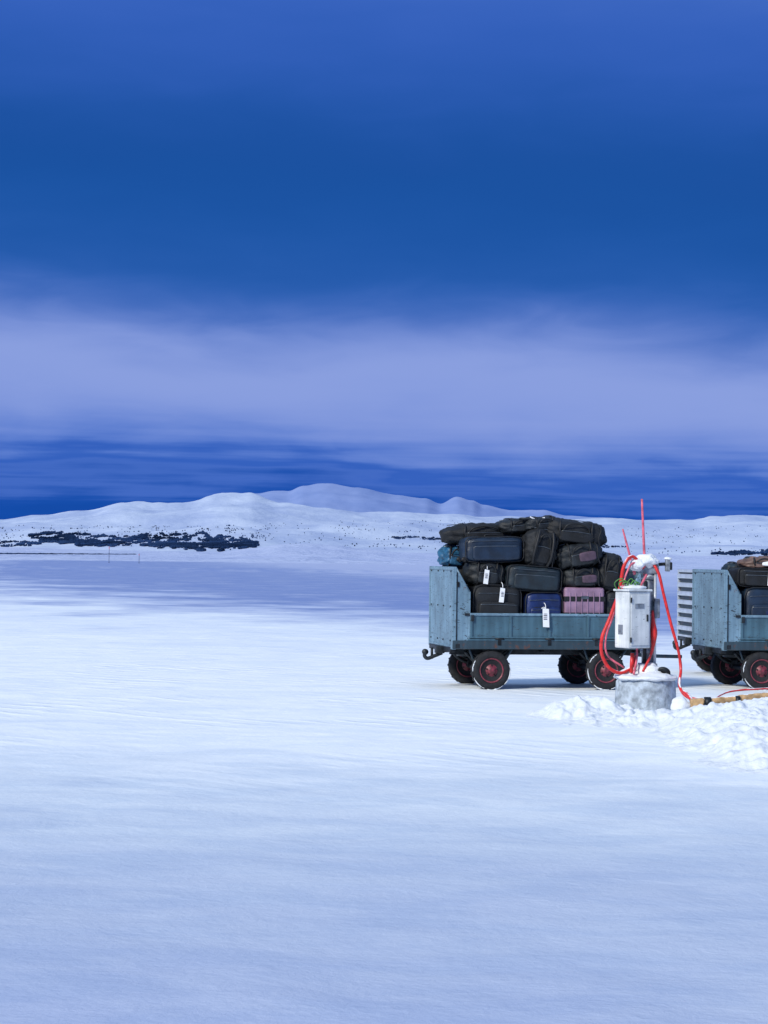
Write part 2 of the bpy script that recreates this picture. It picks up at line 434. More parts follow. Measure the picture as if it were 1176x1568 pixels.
def hill_mat(name, c1, c2, scale):
    m, nt2, p = new_mat(name)
    LL = nt2.links.new
    g = nt2.nodes.new('ShaderNodeNewGeometry')
    mp = nt2.nodes.new('ShaderNodeMapping'); mp.inputs['Scale'].default_value = (1, .35, 2.5); LL(g.outputs['Position'], mp.inputs['Vector'])
    n = nt2.nodes.new('ShaderNodeTexNoise'); n.inputs['Scale'].default_value = scale; n.inputs['Detail'].default_value = 9; n.inputs['Roughness'].default_value = .62
    LL(mp.outputs[0], n.inputs['Vector'])
    r = ramp(nt2, [(.38, c1), (.6, c2)]); LL(n.outputs['Fac'], r.inputs['Fac'])
    LL(r.outputs['Color'], p.inputs['Base Color']); p.inputs['Roughness'].default_value = .9
    p.inputs['Specular IOR Level'].default_value = .1
    b = nt2.nodes.new('ShaderNodeBump'); b.inputs['Distance'].default_value = 10; b.inputs['Strength'].default_value = .7
    LL(n.outputs['Fac'], b.inputs['Height']); LL(b.outputs['Normal'], p.inputs['Normal'])
    return m

def hill(name, ridge, y0, yr, y1, mat, nb=420, nr=90, namp=.1, nfreq=.004, bm0=-520, bm1=520, rough=0.0):
    """ridge = list of (image pixel u, v); surface in polar strips from y0 up to ridge yr, down to y1"""
    verts = []
    for j in range(nr + 1):
        s = j / nr
        Y = y0 * (y1 / y0) ** s
        for i in range(nb + 1):
            u = 588 + bm0 + (bm1 - bm0) * i / nb
            v = interp(ridge, u)
            x = (u - 588 + (v - 784) * ROLL) / FPX * Y
            H = max(0, (848 + ROLL * (u - 588) - v)) / FPX * yr + EYE
            if Y <= yr:
                q = (Y - y0) / (yr - y0); k = q * q * (3 - 2 * q) * .55 + q * .45
            else:
                q = (Y - yr) / (y1 - yr); k = 1 - q * q
            d = noise.fractal(Vector((x * nfreq, Y * nfreq * .6, len(name))), 1.0, 2.1, 6)
            env = min(1, 4 * k * (1.15 - k)) if Y < yr else .3
            verts.append((x, Y, H * k + d * namp * H * env - (.5 if j == 0 else 0) + (rough * noise.fractal(Vector((x * nfreq * 6, 0, Y * .002)), 1, 2, 4) * H if k > .5 else 0)))
    nx = nb + 1
    faces = [(j * nx + i, j * nx + i + 1, (j + 1) * nx + i + 1, (j + 1) * nx + i) for j in range(nr) for i in range(nb)]
    me = bpy.data.meshes.new(name); me.from_pydata(verts, [], faces); me.update()
    me.polygons.foreach_set('use_smooth', [True] * len(me.polygons))
    me.materials.append(mat)
    o = bpy.data.objects.new(name, me); scene.collection.objects.link(o)
    return verts, faces

mt_far = hill_mat('hazed_mountain_snow', (0.18, 0.26, 0.51, 1), (0.24, 0.32, 0.57, 1), .004)  # aerial haze painted in as a bluer snow colour
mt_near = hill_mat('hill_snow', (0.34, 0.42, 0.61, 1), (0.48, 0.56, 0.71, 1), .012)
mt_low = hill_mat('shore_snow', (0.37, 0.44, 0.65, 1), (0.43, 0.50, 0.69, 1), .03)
far = [(-300, 810), (100, 806), (300, 792), (355, 770), (390, 757), (420, 754), (440, 754), (465, 745), (505, 741), (545, 746), (610, 755), (650, 760), (674, 768),
       (700, 757), (722, 762), (740, 770), (780, 779), (830, 780), (870, 790), (920, 794), (1000, 800), (1200, 800), (1500, 815)]
near = [(-500, 812), (-100, 800), (0, 796), (60, 788), (130, 782), (190, 770), (240, 773), (290, 774), (335, 769), (380, 771), (430, 781), (500, 787), (560, 790), (620, 786), (680, 792),
        (760, 797), (850, 800), (940, 796), (1000, 798), (1060, 797), (1090, 791), (1140, 791), (1176, 794), (1300, 790), (1700, 815)]
low = [(-500, 842), (0, 838), (200, 843), (330, 845), (390, 839), (435, 833), (470, 832), (510, 835), (560, 841), (620, 846), (700, 848), (900, 850), (980, 846), (1060, 851), (1176, 852), (1500, 850)]
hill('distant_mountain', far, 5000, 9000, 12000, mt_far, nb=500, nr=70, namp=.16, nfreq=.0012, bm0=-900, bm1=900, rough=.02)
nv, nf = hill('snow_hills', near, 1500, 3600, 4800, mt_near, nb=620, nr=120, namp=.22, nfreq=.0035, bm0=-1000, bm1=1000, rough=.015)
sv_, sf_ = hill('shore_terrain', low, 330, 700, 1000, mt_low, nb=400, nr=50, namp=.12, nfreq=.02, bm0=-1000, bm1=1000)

bvh = BVHTree.FromPolygons([Vector(v) for v in nv], nf)
bvh2 = BVHTree.FromPolygons([Vector(v) for v in sv_], sf_)
eye = Vector((0, 0, EYE))
fb = bmesh.new()
def scrub(pos, h, w, bmx=None):
    bmx = bmx or fb
    n = random.choice((5, 6))
    a0 = random.random() * 6.28
    base = []; mid = []
    for k in range(n):
        a = a0 + 2 * pi * k / n
        r = w * random.uniform(.5, 1.1)
        base.append(bmx.verts.new(pos + Vector((cos(a) * r * .6, sin(a) * r * .6, -.4))))
        r2 = w * random.uniform(.5, 1.0)
        mid.append(bmx.verts.new(pos + Vector((cos(a) * r2, sin(a) * r2, h * random.uniform(.35, .65)))))
    top = bmx.verts.new(pos + Vector((random.uniform(-.3, .3) * w, 0, h)))
    for k in range(n):
        bmx.faces.new((base[k], base[(k + 1) % n], mid[(k + 1) % n], mid[k]))
        bmx.faces.new((mid[k], mid[(k + 1) % n], top))
def sight(u, v, tree=None):
    p = locate(u, v, 1.0) - eye
    hit, *_ = (tree or bvh).ray_cast(eye, p.normalized())
    return hit
def scatter(u0, u1, fn_v, count, hr=(3, 7), dens=None, thr=0.0, wr=(.5, 1.1)):
    for _ in range(count):
        u = random.uniform(u0, u1)
        v = random.uniform(*fn_v(u))
        if dens is not None:
            if noise.fractal(Vector((u * .035, v * .30 + u * .03, dens)), .7, 2, 6) < thr + random.uniform(-.12, .16): continue
        p = sight(u, v)
        if p is None: continue
        h = random.uniform(*hr)
        scrub(p, h, h * random.uniform(*wr))
def lens(u0, u1, vc0, vc1, th):
    def f(u):
        q = (u - u0) / (u1 - u0); w = th * (sin(pi * min(1, max(0, q))) ** .6) * (1 + .9 * noise.noise(Vector((u * .06, 1, u0))))
        c = vc0 + (vc1 - vc0) * q + 2.5 * noise.noise(Vector((u * .04, 7, u0)))
        return (c - w, c + w)
    return f
scatter(-60, 62, lens(-62, 66, 831, 834, 4.5), 1000, (.8, 1.8), 14, .0)
scatter(44, 192, lens(42, 197, 821, 831, 10.5), 5600, (.7, 1.9), 11, .04, (.5, 1.2))
scatter(60, 186, lens(50, 190, 828, 832, 3), 1300, (.7, 1.9), 18, -.25, (.5, 1.2))
scatter(130, 222, lens(126, 224, 834, 835, 2.0), 700, (.8, 1.6), 15, -.1)
scatter(188, 395, lens(186, 399, 826, 834, 12.5), 8200, (.7, 1.9), 12, .05, (.5, 1.2))
scatter(215, 392, lens(210, 396, 835, 837, 3.2), 2600, (.7, 1.8), 19, -.25, (.5, 1.2))
scatter(600, 700, lens(595, 705, 823, 826, 2), 600, (.7, 1.6), 20, -.1)
scatter(690, 960, lens(690, 960, 828, 838, 3), 400, (.8, 1.8))
scatter(1090, 1260, lens(1090, 1300, 848, 846, 3.5), 1500, (.8, 2.0), 21, -.1)
scatter(-100, 420, lambda u: (805, 826), 1500, (.6, 1.3), 3, .18, (.4, .8))
scatter(400, 720, lambda u: (797, 846), 1000, (.5, 1.3), 5, .20, (.4, .8))
scatter(950, 1300, lambda u: (806, 852), 1000, (.5, 1.3), 8, .22, (.4, .8))
me = bpy.data.meshes.new('distant_scrub_forest'); fb.to_mesh(me); fb.free(); me.materials.append(M['tree'])
scene.collection.objects.link(bpy.data.objects.new('distant_scrub_forest', me))

# rocky dark shoreline strip far left
rb = bmesh.new()
for i in range(420):
    q = random.random() ** 1.3
    u = -120 + 330 * q
    pnt = sight(u, 847.6 + 1.2 * q + random.uniform(-.9, .9) * (1 - .7 * q), bvh2)
    if pnt is None: continue
    hh = random.uniform(.10, .26) * (1 - .5 * q)
    scrub(pnt, hh, random.uniform(.5, 1.5), rb)
me = bpy.data.meshes.new('rocky_shoreline'); rb.to_mesh(me); rb.free(); me.materials.append(M['rock'])
scene.collection.objects.link(bpy.data.objects.new('rocky_shoreline', me))

for (u, v0, v1) in ((167, 836, 862), (213, 847, 862)):
    d = 283
    a = locate(u, v1, d); b = locate(u, v0, d)
    pb = MB()
    hz = b.z - a.z
    pb.tube([(0, 0, -.1), (0, 0, .5), (0.02, 0, hz)], .03, M['pole'], 8)
    pb.tube([(0, 0, hz * .80), (0, 0, hz * .84), (0, 0, hz * .95)], .045, M['redrod'], 8)
    pb.lathe([(.10, -.02), (.09, .03), (.04, .05)], M['pole'], seg=12)
    pb.out('marker_pole', Matrix.Translation((a.x, d, 0)))

# ------------------------------------------------------------------ baggage carts
LEN, WID = 2.28, 1.28
def build_wheel(r=.225, wd=.13):
    b = MB(); h = wd / 2
    b.lathe([(r * .60, -h * .75), (r * .66, -h * .98), (r * .80, -h * 1.02), (r * .93, -h * .9), (r * .985, -h * .62), (r, -h * .3), (r, h * .3), (r * .985, h * .62), (r * .93, h * .9), (r * .8, h * 1.02), (r * .66, h * .98), (r * .6, h * .75)], M['tyre'], axis='Y', seg=48)
    for k in range(36):
        a = 2 * pi * k / 36
        b.box((cos(a) * r, ((k % 2) - .5) * .05, sin(a) * r), (.006, .05, .022), M['tyre'], .002, Matrix.Rotation(-a, 4, 'Y'), 1)
    for sgn in (-1, 1):
        b.lathe([(r * .62, sgn * h * .70), (r * .63, sgn * h * 1.0), (r * .58, sgn * h * 1.0), (r * .55, sgn * h * .62), (r * .36, sgn * h * .50), (r * .30, sgn * h * .78), (r * .20, sgn * h * .80), (r * .18, sgn * h * 1.1), (r * .05, sgn * h * 1.15)], M['hub'], axis='Y', seg=36)
        for k in range(5):
            a = 2 * pi * k / 5 + .3
            b.cyl((cos(a) * r * .27, sgn * h * .7, sin(a) * r * .27), (cos(a) * r * .27, sgn * h * .95, sin(a) * r * .27), .009, M['steel'], 6)
            b.lathe([(r * .07, sgn * h * .52), (r * .07, sgn * h * .60)], M['tyre'], c=(cos(a + .6) * r * .45, 0, sin(a + .6) * r * .45), axis='Y', seg=12)
    for (a0, a1) in ((-2.75, -1.95), (-1.8, -.9), (-.8, .35), (2.6, 3.2)):
        pts = [(cos(a0 + (a1 - a0) * k / 8) * r * (.975), -h * .72 + random.uniform(-.006, .006), sin(a0 + (a1 - a0) * k / 8) * r * .975) for k in range(9)]
        b.tube(pts, lambda q: .0025 + .0060 * sin(pi * q), M['snow'], 7, jit=.5)
    me = bpy.data.meshes.new('wheel'); b.bm.to_mesh(me); b.bm.free()
    for m in b.mats: me.materials.append(m)
    return me

def build_cart(name, mtx, wheel_me, silver=False, topz=1.40):
    e = empty(name, mtx)
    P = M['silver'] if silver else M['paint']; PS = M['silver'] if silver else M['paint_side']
    def child(b, n): return b.out(n, Matrix(), e)
    b = MB()
    b.box((LEN / 2, WID / 2, .51), (LEN - .02, WID - .02, .04), M['frame'], .004)
    for yy in (.018, WID - .018):
        b.box((LEN / 2, yy, .515), (LEN, .05, .10), M['frame'], .008)
        b.box((LEN / 2, yy - .014 * (1 if yy < .5 else -1), .572), (LEN - .36, .03, .018), M['paint_side'], .004)
    for yy in (.36, WID - .36):
        b.box((LEN / 2, yy, .44), (LEN - .1, .06, .10), M['steel'], .006)
    for xx in (.02, .46, 1.13, 1.82, LEN - .02):
        b.box((xx, WID / 2, .455), (.06, WID - .14, .06), M['steel'], .006)
    child(b, 'chassis')
    for k, yy in enumerate((.0, WID - .03)):
        b = MB()
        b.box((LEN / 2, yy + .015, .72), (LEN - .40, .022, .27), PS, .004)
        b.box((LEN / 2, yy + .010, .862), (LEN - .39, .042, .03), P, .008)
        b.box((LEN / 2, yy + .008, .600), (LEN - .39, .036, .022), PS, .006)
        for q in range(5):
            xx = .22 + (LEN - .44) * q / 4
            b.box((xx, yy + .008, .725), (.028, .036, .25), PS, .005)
        for q in (0.55, 1.14, 1.7):
            b.cyl((q - .05, yy - .012, .585), (q + .05, yy - .012, .585), .012, M['steel'], 10)
            b.box((q, yy - .008, .545), (.04, .012, .07), M['steel'], .003)
        for q in (.23, LEN - .23):
            b.box((q, yy - .012, .82), (.035, .02, .07), M['steel'], .004)
        child(b, 'side_panel_%d' % (k + 1))
    for k, x0 in enumerate((0, LEN)):
        s = 1 if k == 0 else -1
        b = MB()
        zc, hh = (.46 + topz) / 2, topz - .46
        if not silver:
            b.box((x0 + s * .018, WID / 2, zc), (.026, WID - .06, hh - .03), P, .004)
        else:
            b.box((x0 + s * .030, WID / 2, zc), (.012, WID - .06, hh - .03), M['frame'], .004)
        for yy in (.022, WID - .022):
            b.box((x0 + s * .020, yy, zc), (.046, .046, hh), P, .006)
        b.box((x0 + s * .020, WID / 2, topz - .018), (.05, WID - .095, .04), P, .008)
        b.box((x0 + s * .020, WID / 2, .485), (.05, WID - .095, .05), P, .006)
        if silver:
            for q in range(7):
                b.box((x0 - s * .002, WID / 2, .60 + q * .115), (.04, WID - .10, .062), P, .016)
        else:
            for zz in (.56, .95, topz - .05):
                for yy in (.12, .5, .8, WID - .12):
                    b.cyl((x0 - s * .006, yy, zz), (x0 + s * .01, yy, zz), .009, M['steel'], 8)
        for yy in (.003, WID - .025):
            b.poly([(x0 + s * .046, yy, .472), (x0 + s * .195, yy, .472), (x0 + s * .195, yy, topz - .29), (x0 + s * .046, yy, topz - .008)], (0, .022, 0), P)
            b.tube([(x0 + s * .03, yy + .011, topz - .004), (x0 + s * .20, yy + .011, topz - .295)], .013, P, 8, False)
            b.box((x0 + s * .196, yy + .011, .80), (.022, .034, .64), P, .005)
            b.box((x0 + s * .048, yy + (-.004 if yy < .5 else .026), .92), (.008, .006, .84), M['steel'], .001)
            b.box((x0 + s * .17, yy - .008 if yy < .5 else yy + .03, .86), (.06, .014, .03), M['steel'], .004)
            b.box((x0 + s * .06, yy - .006 if yy < .5 else yy + .028, .50), (.05, .014, .05), M['steel'], .004)
            b.box((x0 + s * .06, yy - .006 if yy < .5 else yy + .028, 1.20), (.03, .014, .06), M['steel'], .004)
        child(b, 'end_wall_%d' % (k + 1))
    b = MB()
    for k, xx in enumerate((.46, 1.82)):
        b.cyl((xx, .02, .225), (xx, WID - .02, .225), .028, M['steel'])
        for yy in (.22, WID - .22):
            b.tube([(xx - .26, yy, .43), (xx - .12, yy, .30), (xx, yy, .265), (xx + .12, yy, .30), (xx + .26, yy, .43)], .02, M['steel'], 8)
            b.tube([(xx - .24, yy, .44), (xx - .1, yy, .34), (xx, yy, .30), (xx + .1, yy, .34), (xx + .24, yy, .44)], .014, M['steel'], 8)
            b.box((xx, yy, .26), (.08, .06, .09), M['steel'], .006)
        for sx in (-1, 1):
            b.tube([(xx + sx * .25, .05, .465), (xx + sx * .20, .10, .36), (xx, .12, .24)], .013, M['frame'], 8, False)
        if k == 0:
            b.lathe([(.26, .36), (.26, .40), (.22, .41), (.22, .43)], M['steel'], c=(xx, WID / 2, 0))
    child(b, 'running_gear')
    b = MB(); ym = WID / 2 - .1
    b.box((-.03, ym, .44), (.10, .12, .09), M['steel'], .01)
    b.tube([(0, ym, .40), (-.10, ym, .36), (-.17, ym, .335), (-.205, ym, .36), (-.205, ym, .40)], .022, M['steel'], 10)
    b.cyl((-.12, ym, .33), (-.12, ym, .46), .016, M['steel'])
    b.lathe([(.035, -.02), (.035, .02)], M['steel'], c=(-.20, ym, .41), axis='Y', seg=16)
    b.tube([(LEN - .1, WID / 2, .40), (LEN + .25, WID / 2, .37), (LEN + .66, WID / 2, .36)], .022, M['frame'], 10)
    b.tube([(LEN - .05, WID / 2 - .3, .40), (LEN + .30, WID / 2, .37)], .018, M['frame'], 8, False)
    b.tube([(LEN - .05, WID / 2 + .3, .40), (LEN + .30, WID / 2, .37)], .018, M['frame'], 8, False)
    child(b, 'tow_coupling')
    i = 1
    for xx in (.46, 1.82):
        for yy in (.045, WID - .045):
            o = bpy.data.objects.new('wheel_%d' % i, wheel_me); scene.collection.objects.link(o)
            o.parent = e
            o.matrix_local = Matrix.Translation((xx, yy, .224)) @ Matrix.Rotation(pi if yy > .5 else 0, 4, 'Z') @ Matrix.Rotation(0.35 * i if yy > .5 else .25 * (i - 1), 4, 'Y')
            i += 1
    return e

wheel = build_wheel()
TH = radians(11)
p1 = locate(692, 1054, 25.9)
C1 = Matrix.Translation((p1.x, 25.95, 0)) @ Matrix.Rotation(TH, 4, 'Z')
C2 = Matrix.Translation((locate(1107, 1054, 26.55).x, 26.55, 0)) @ Matrix.Rotation(radians(9), 4, 'Z')
C3 = Matrix.Translation((4.12, 29.6, 0)) @ Matrix.Rotation(radians(6), 4, 'Z')
build_cart('baggage_cart', C1, wheel)
build_cart('baggage_cart', C2, wheel)
build_cart('baggage_cart', C3, wheel, True, 1.38)

# ------------------------------------------------------------------ luggage
def tag(b, p, w=.055, h=.17, lean=.15):
    x, y, z = p
    b.poly([(x, y, z), (x + w, y, z - .01), (x + w - lean * h * .3, y - .004, z - h), (x - lean * h * .3, y - .004, z - h + .005)], (0, .0025, 0), M['tag'], 0)
    for k in range(4):
        b.box((x + w * .5 - .004, y - .005, z - h * (.30 + .09 * k)), (w * .55, .002, h * (.02 + .02 * (k % 2))), M['tagink'], 0)
    b.tube([(x + w * .5, y, z), (x + w * .5, y + .02, z + .04), (x + w * .4, y + .05, z + .06)], .004, M['tag'], 6)

def rz(a=0, ay=0, ax=0):
    return Matrix.Rotation(radians(a), 4, 'Z') @ Matrix.Rotation(radians(ay), 4, 'Y') @ Matrix.Rotation(radians(ax), 4, 'X')

def suitcase(C, x0, x1, z0, z1, y0, dep, mat, rot=None, kind='soft', band=None, tg=None, seed=1):
    b = MB(); w, h = x1 - x0, z1 - z0
    if kind == 'hard':
        b.box((0, 0, 0), (w, dep, h), mat, .035, seg=4)
        b.box((0, 0, 0), (w + .006, .014, h + .006), M['strap'], .003)
        for k in range(6):
            xx = -w / 2 + w * (k + .9) / 6.8
            b.box((xx, -dep / 2 - .001, 0), (w * .035, .012, h * .80), mat, .005)
        if band:
            for q in (-.05, .27):
                b.box((0, 0, h * q), (w + .008, dep + .012, h * .10), band, .006)
        b.box((0, -dep / 2 - .004, h * .30), (.09, .012, .035), M['zip'], .004)
    else:
        b.soft((0, 0, 0), (w, dep, h), mat, n=7, amp=.010, seed=seed, freq=5, cuts=11)
        for yy in (-dep / 2 + .012, dep / 2 - .012):
            pts = []
            for k in range(33):
                a = 2 * pi * k / 32; c, s_ = cos(a), sin(a)
                kk = (abs(c) ** 8 + abs(s_) ** 8) ** (-1 / 8)
                pts.append((c * kk * w * .497, yy, s_ * kk * h * .497))
            b.tube(pts, .007, M['strap'], 6, False)
        b.soft((w * .02, -dep / 2 - .008, -h * .12), (w * .80, .05, h * .58), mat, n=8, amp=.007, seed=seed + 3, cuts=9)
        b.tube([(-w * .36, -dep / 2 - .034, h * .12), (0, -dep / 2 - .037, h * .13), (w * .38, -dep / 2 - .034, h * .12)], .0035, M['zip'], 6)
        b.tube([(-w * .40, -dep / 2 - .006, h * .33), (0, -dep / 2 - .009, h * .34), (w * .40, -dep / 2 - .006, h * .33)], .0035, M['zip'], 6)
        if band: b.box((w * .1, -dep / 2 - .035, -h * .05), (w * .34, .01, h * .2), band, .004)
    b.tube([(-.08, -dep * .1, h / 2 - .005), (-.07, -dep * .1, h / 2 + .02), (0, -dep * .1, h / 2 + .028), (.07, -dep * .1, h / 2 + .02), (.08, -dep * .1, h / 2 - .005)], .009, M['strap'], 8)
    b.tube([(w / 2 - .004, -dep * .1, -.07), (w / 2 + .022, -dep * .1, -.05), (w / 2 + .022, -dep * .1, .05), (w / 2 - .004, -dep * .1, .07)], .008, M['strap'], 8)
    for sz in (-1, 1):
        b.lathe([(.024, -.012), (.024, .012)], M['strap'], c=(-w / 2 - .008, dep * .3 * sz, -h * .38), axis='Y', seg=16)
        b.box((-w / 2 + .005, dep * .3 * sz, -h * .38), (.03, .05, .06), M['strap'], .006)
    if tg: tag(b, (tg[0], -dep / 2 - .045, tg[1]), lean=tg[2] if len(tg) > 2 else .15)
    m = C @ Matrix.Translation(((x0 + x1) / 2, y0 + dep / 2, (z0 + z1) / 2)) @ (rot or Matrix())
    b.out('suitcase', m)

def duffel(C, x0, x1, z0, z1, y0, dep, mat, rot=None, seed=1, band=None, name='duffel_bag', tg=None, n=3.2, amp=.022, sag=0):
    b = MB(); w, h = x1 - x0, z1 - z0
    amp *= 1.3
    b.soft((0, 0, 0), (w, dep, h), mat, n=n, amp=amp, seed=seed, freq=7, cuts=17, sag=sag)
    for q in (-.24, .24):
        pts = []
        for k in range(25):
            a = 2 * pi * k / 24; c, s_ = cos(a), sin(a)
            kk = (abs(c) ** n + abs(s_) ** n) ** (-1 / n)
            pts.append((q * w + .01 * sin(k), c * kk * (dep / 2 + .008), s_ * kk * (h / 2 + .008) - sag * q * q * 4))
        b.tube(pts, .012, M['strap'], 6, False)
    b.tube([(-.2 * w, -dep / 2 - .01, h * .05), (-.15 * w, -dep / 2 - .035, h * .28), (0, -dep / 2 - .03, h * .38), (.15 * w, -dep / 2 - .035, h * .26), (.2 * w, -dep / 2 - .01, h * .02)], .010, M['strap'], 8)
    b.soft((0, -dep / 2 + .005, -h * .14), (w * .5, .05, h * .45), mat, n=6, amp=.008, seed=seed + 9, cuts=6)
    b.tube([(-.22 * w, -dep / 2 - .022, h * .03), (0, -dep / 2 - .026, h * .05), (.22 * w, -dep / 2 - .022, h * .03)], .0035, M['zip'], 6)
    b.tube([(-.44 * w, -dep * .1, h * .46), (-.2 * w, -dep * .18, h * .52), (.2 * w, -dep * .18, h * .52), (.44 * w, -dep * .1, h * .46)], .005, M['zip'], 6)
    b.tube([(w * .34, -dep * .2, h * .5), (w * .36, -dep * .5 - .01, h * .25), (w * .33, -dep * .5 - .03, -h * .1), (w * .36, -dep * .5 - .02, -h * .42)], .007, M['strap'], 6)
    if band: b.soft((w * .12, -dep / 2 - .012, -h * .08), (w * .36, .05, h * .34), band, n=6, amp=.008, seed=3, cuts=6)
    if name == 'backpack':
        for q in (-.2, .2):
            b.tube([(q * w, -dep / 2 + .0, h * .46), (q * w * 1.2, -dep / 2 - .05, h * .2), (q * w * 1.3, -dep / 2 - .05, -h * .2), (q * w * 1.1, -dep / 2, -h * .44)], .016, M['strap'], 8)
        b.tube([(-.05, 0, h / 2 - .01), (-.03, 0, h / 2 + .03), (.03, 0, h / 2 + .03), (.05, 0, h / 2 - .01)], .008, M['strap'], 8)
    if tg: tag(b, (tg[0], -dep / 2 - .045, tg[1]))
    m = C @ Matrix.Translation(((x0 + x1) / 2, y0 + dep / 2, (z0 + z1) / 2)) @ (rot or Matrix())
    b.out(name, m)

suitcase(C1, .25, .82, .60, 1.20, .06, .40, M['black'], rz(0, 1), seed=2, tg=(.02, .27, .3))
suitcase(C1, .87, 1.31, .58, 1.12, .05, .40, M['blue'], rz(0, -1), seed=4, band=M['navy'])
suitcase(C1, 1.33, 1.81, .60, 1.18, .05, .36, M['mauve'], kind='hard', band=M['strap'])
suitcase(C1, 1.83, 2.20, .56, 1.15, .10, .40, M['black2'], seed=6)
suitcase(C1, .10, .80, .54, 1.25, .50, .40, M['black2'], seed=6)
suitcase(C1, .82, 1.50, .54, 1.20, .50, .40, M['teal'], seed=7)
suitcase(C1, 1.52, 2.15, .54, 1.22, .50, .40, M['black'], seed=8)
duffel(C1, .08, 1.05, .60, 1.35, .85, .36, M['black'], seed=12)
duffel(C1, 1.1, 2.10, .60, 1.35, .85, .36, M['black2'], seed=13)
duffel(C1, .20, .66, 1.18, 1.47, .10, .42, M['black2'], rz(0, 4), seed=21, tg=(-.05, .05), amp=.016)
suitcase(C1, .65, 1.30, 1.13, 1.42, .06, .44, M['teal'], rz(0, 3.5), seed=22)
duffel(C1, 1.32, 1.80, 1.17, 1.42, .06, .42, M['black2'], rz(0, -3), seed=23, band=M['pink'], amp=.014)
duffel(C1, 1.74, 2.06, 1.13, 1.56, .08, .42, M['black'], rz(0, 8), seed=24)
duffel(C1, .06, .75, 1.22, 1.52, .52, .5, M['black'], seed=25)
duffel(C1, .72, 1.45, 1.18, 1.55, .52, .5, M['black2'], seed=26)
duffel(C1, 1.4, 2.08, 1.2, 1.6, .52, .5, M['black'], seed=27)
suitcase(C1, .17, .86, 1.46, 1.75, .12, .42, M['navy'], rz(0, -1.5), seed=31)
duffel(C1, .87, 1.27, 1.40, 1.84, .06, .40, M['black'], rz(0, 12), seed=32, name='backpack', amp=.02)
duffel(C1, 1.25, 1.80, 1.40, 1.70, .05, .46, M['black2'], rz(0, -10), seed=33, band=M['pink'])
duffel(C1, .0, .30, 1.39, 1.63, .50, .40, M['cyan'], rz(0, 6), seed=34, amp=.03, n=2.6)
duffel(C1, .85, 1.85, 1.5, 1.80, .50, .5, M['black'], seed=35)
duffel(C1, .0, .92, 1.68, 1.90, .42, .45, M['black'], rz(0, -1.5), seed=41, amp=.024, sag=.03)
duffel(C1, .62, 1.16, 1.80, 1.965, .30, .42, M['black2'], rz(0, -4), seed=42, amp=.016)
duffel(C1, 1.08, 1.88, 1.66, 1.95, .12, .5, M['black'], rz(0, 6), seed=43, amp=.022)
duffel(C1, .9, 1.32, 1.83, 1.985, .2, .3, M['black2'], rz(10, -5), seed=44, amp=.016)
b = MB()
b.soft((1.02, .06, .90), (.16, .07, .10), M['black'], n=3, amp=.01, cuts=6)
b.tube([(1.04, .03, .93), (1.07, -.01, .95), (1.08, -.035, .93)], .004, M['tag'], 6)
tag(b, (1.045, -.038, .94), .075, .22, -.1)
b.out('toiletry_pouch', C1)
b = MB()
b.soft((1.0, .30, 1.965), (.30, .16, .035), M['black2'], n=4, amp=.006, cuts=6)
for q, a in ((.98, 25), (1.10, -15)):
    b.box((q, .22, 1.975), (.06, .012, .014), M['tag'], .002, rz(0, a))
b.out('camera_pouch', C1)

suitcase(C2, .27, .85, .58, 1.20, .06, .4, M['navy'], seed=51, band=M['blue'])
suitcase(C2, .87, 1.45, .58, 1.2, .06, .4, M['black'], seed=52)
suitcase(C2, 1.5, 2.1, .58, 1.2, .06, .4, M['teal'], seed=53)
suitcase(C2, .12, .9, .56, 1.22, .5, .4, M['black2'], seed=54)
duffel(C2, .92, 2.1, .56, 1.25, .5, .5, M['black'], seed=55)
suitcase(C2, .20, .80, 1.20, 1.42, .10, .45, M['black'], rz(0, 2), seed=56, tg=(.05, .08))
duffel(C2, .82, 1.6, 1.2, 1.5, .1, .5, M['black2'], seed=57)
duffel(C2, .30, .75, 1.42, 1.55, .15, .4, M['brown'], rz(0, -3), seed=58, amp=.02, band=M['tag'])
duffel(C2, .75, 1.5, 1.45, 1.7, .2, .5, M['black'], seed=59)
duffel(C2, .25, .6, 1.25, 1.48, .6, .4, M['teal'], seed=60)
duffel(C3, .3, 2.0, .6, 1.3, .2, .8, M['black'], seed=61)

# ------------------------------------------------------------------ service post
PY = 23.2
pc = locate(988, 1062, PY)
PX = pc.x
def W(u, v, dy=0.0):
    return locate(u, v, PY + dy) - Vector((PX, PY, 0))
post = empty('ground_power_post', Matrix.Translation((PX, PY, 0)))
b = MB()
prof = [(.30, -.05), (.312, .02), (.31, .10), (.305, .20), (.302, .27), (.29, .30), (.05, .305)]
b.lathe(prof, M['concrete'], seg=56)
b.out('concrete_base', Matrix(), post)
b = MB()
b.soft((0, 0, .320), (.63, .63, .085), M['snow'], n=2.4, amp=.024, seed=3, freq=7, cuts=14)
b.soft((.02, -.02, .37), (.28, .28, .17), M['snow'], n=2, amp=.03, seed=5, freq=8, cuts=12)
b.soft((-.14, .05, .35), (.24, .3, .08), M['snow'], n=2, amp=.03, seed=6, freq=8, cuts=10)
b.out('snow_on_base', Matrix(), post)
b = MB()
b.cyl((.02, .03, .28), (.02, .03, 1.45), .062, M['grey'], 24)
b.box((.02, .03, .45), (.18, .18, .02), M['grey'], .004)
for zz in (.58, .95, 1.33):
    b.lathe([(.07, zz - .02), (.076, zz - .015), (.076, zz + .015), (.07, zz + .02)], M['grey'], c=(.02, .03, 0))
b.box((.02, .03, 1.42), (.20, .16, .10), M['grey'], .012)
b.tube([(.08, .03, 1.46), (.18, .03, 1.47), (.24, .03, 1.46)], .018, M['steel'], 10)
b.box((.215, .03, 1.455), (.05, .07, .12), M['grey'], .01)
b.box((.245, .02, 1.45), (.03, .05, .08), M['steel'], .008)
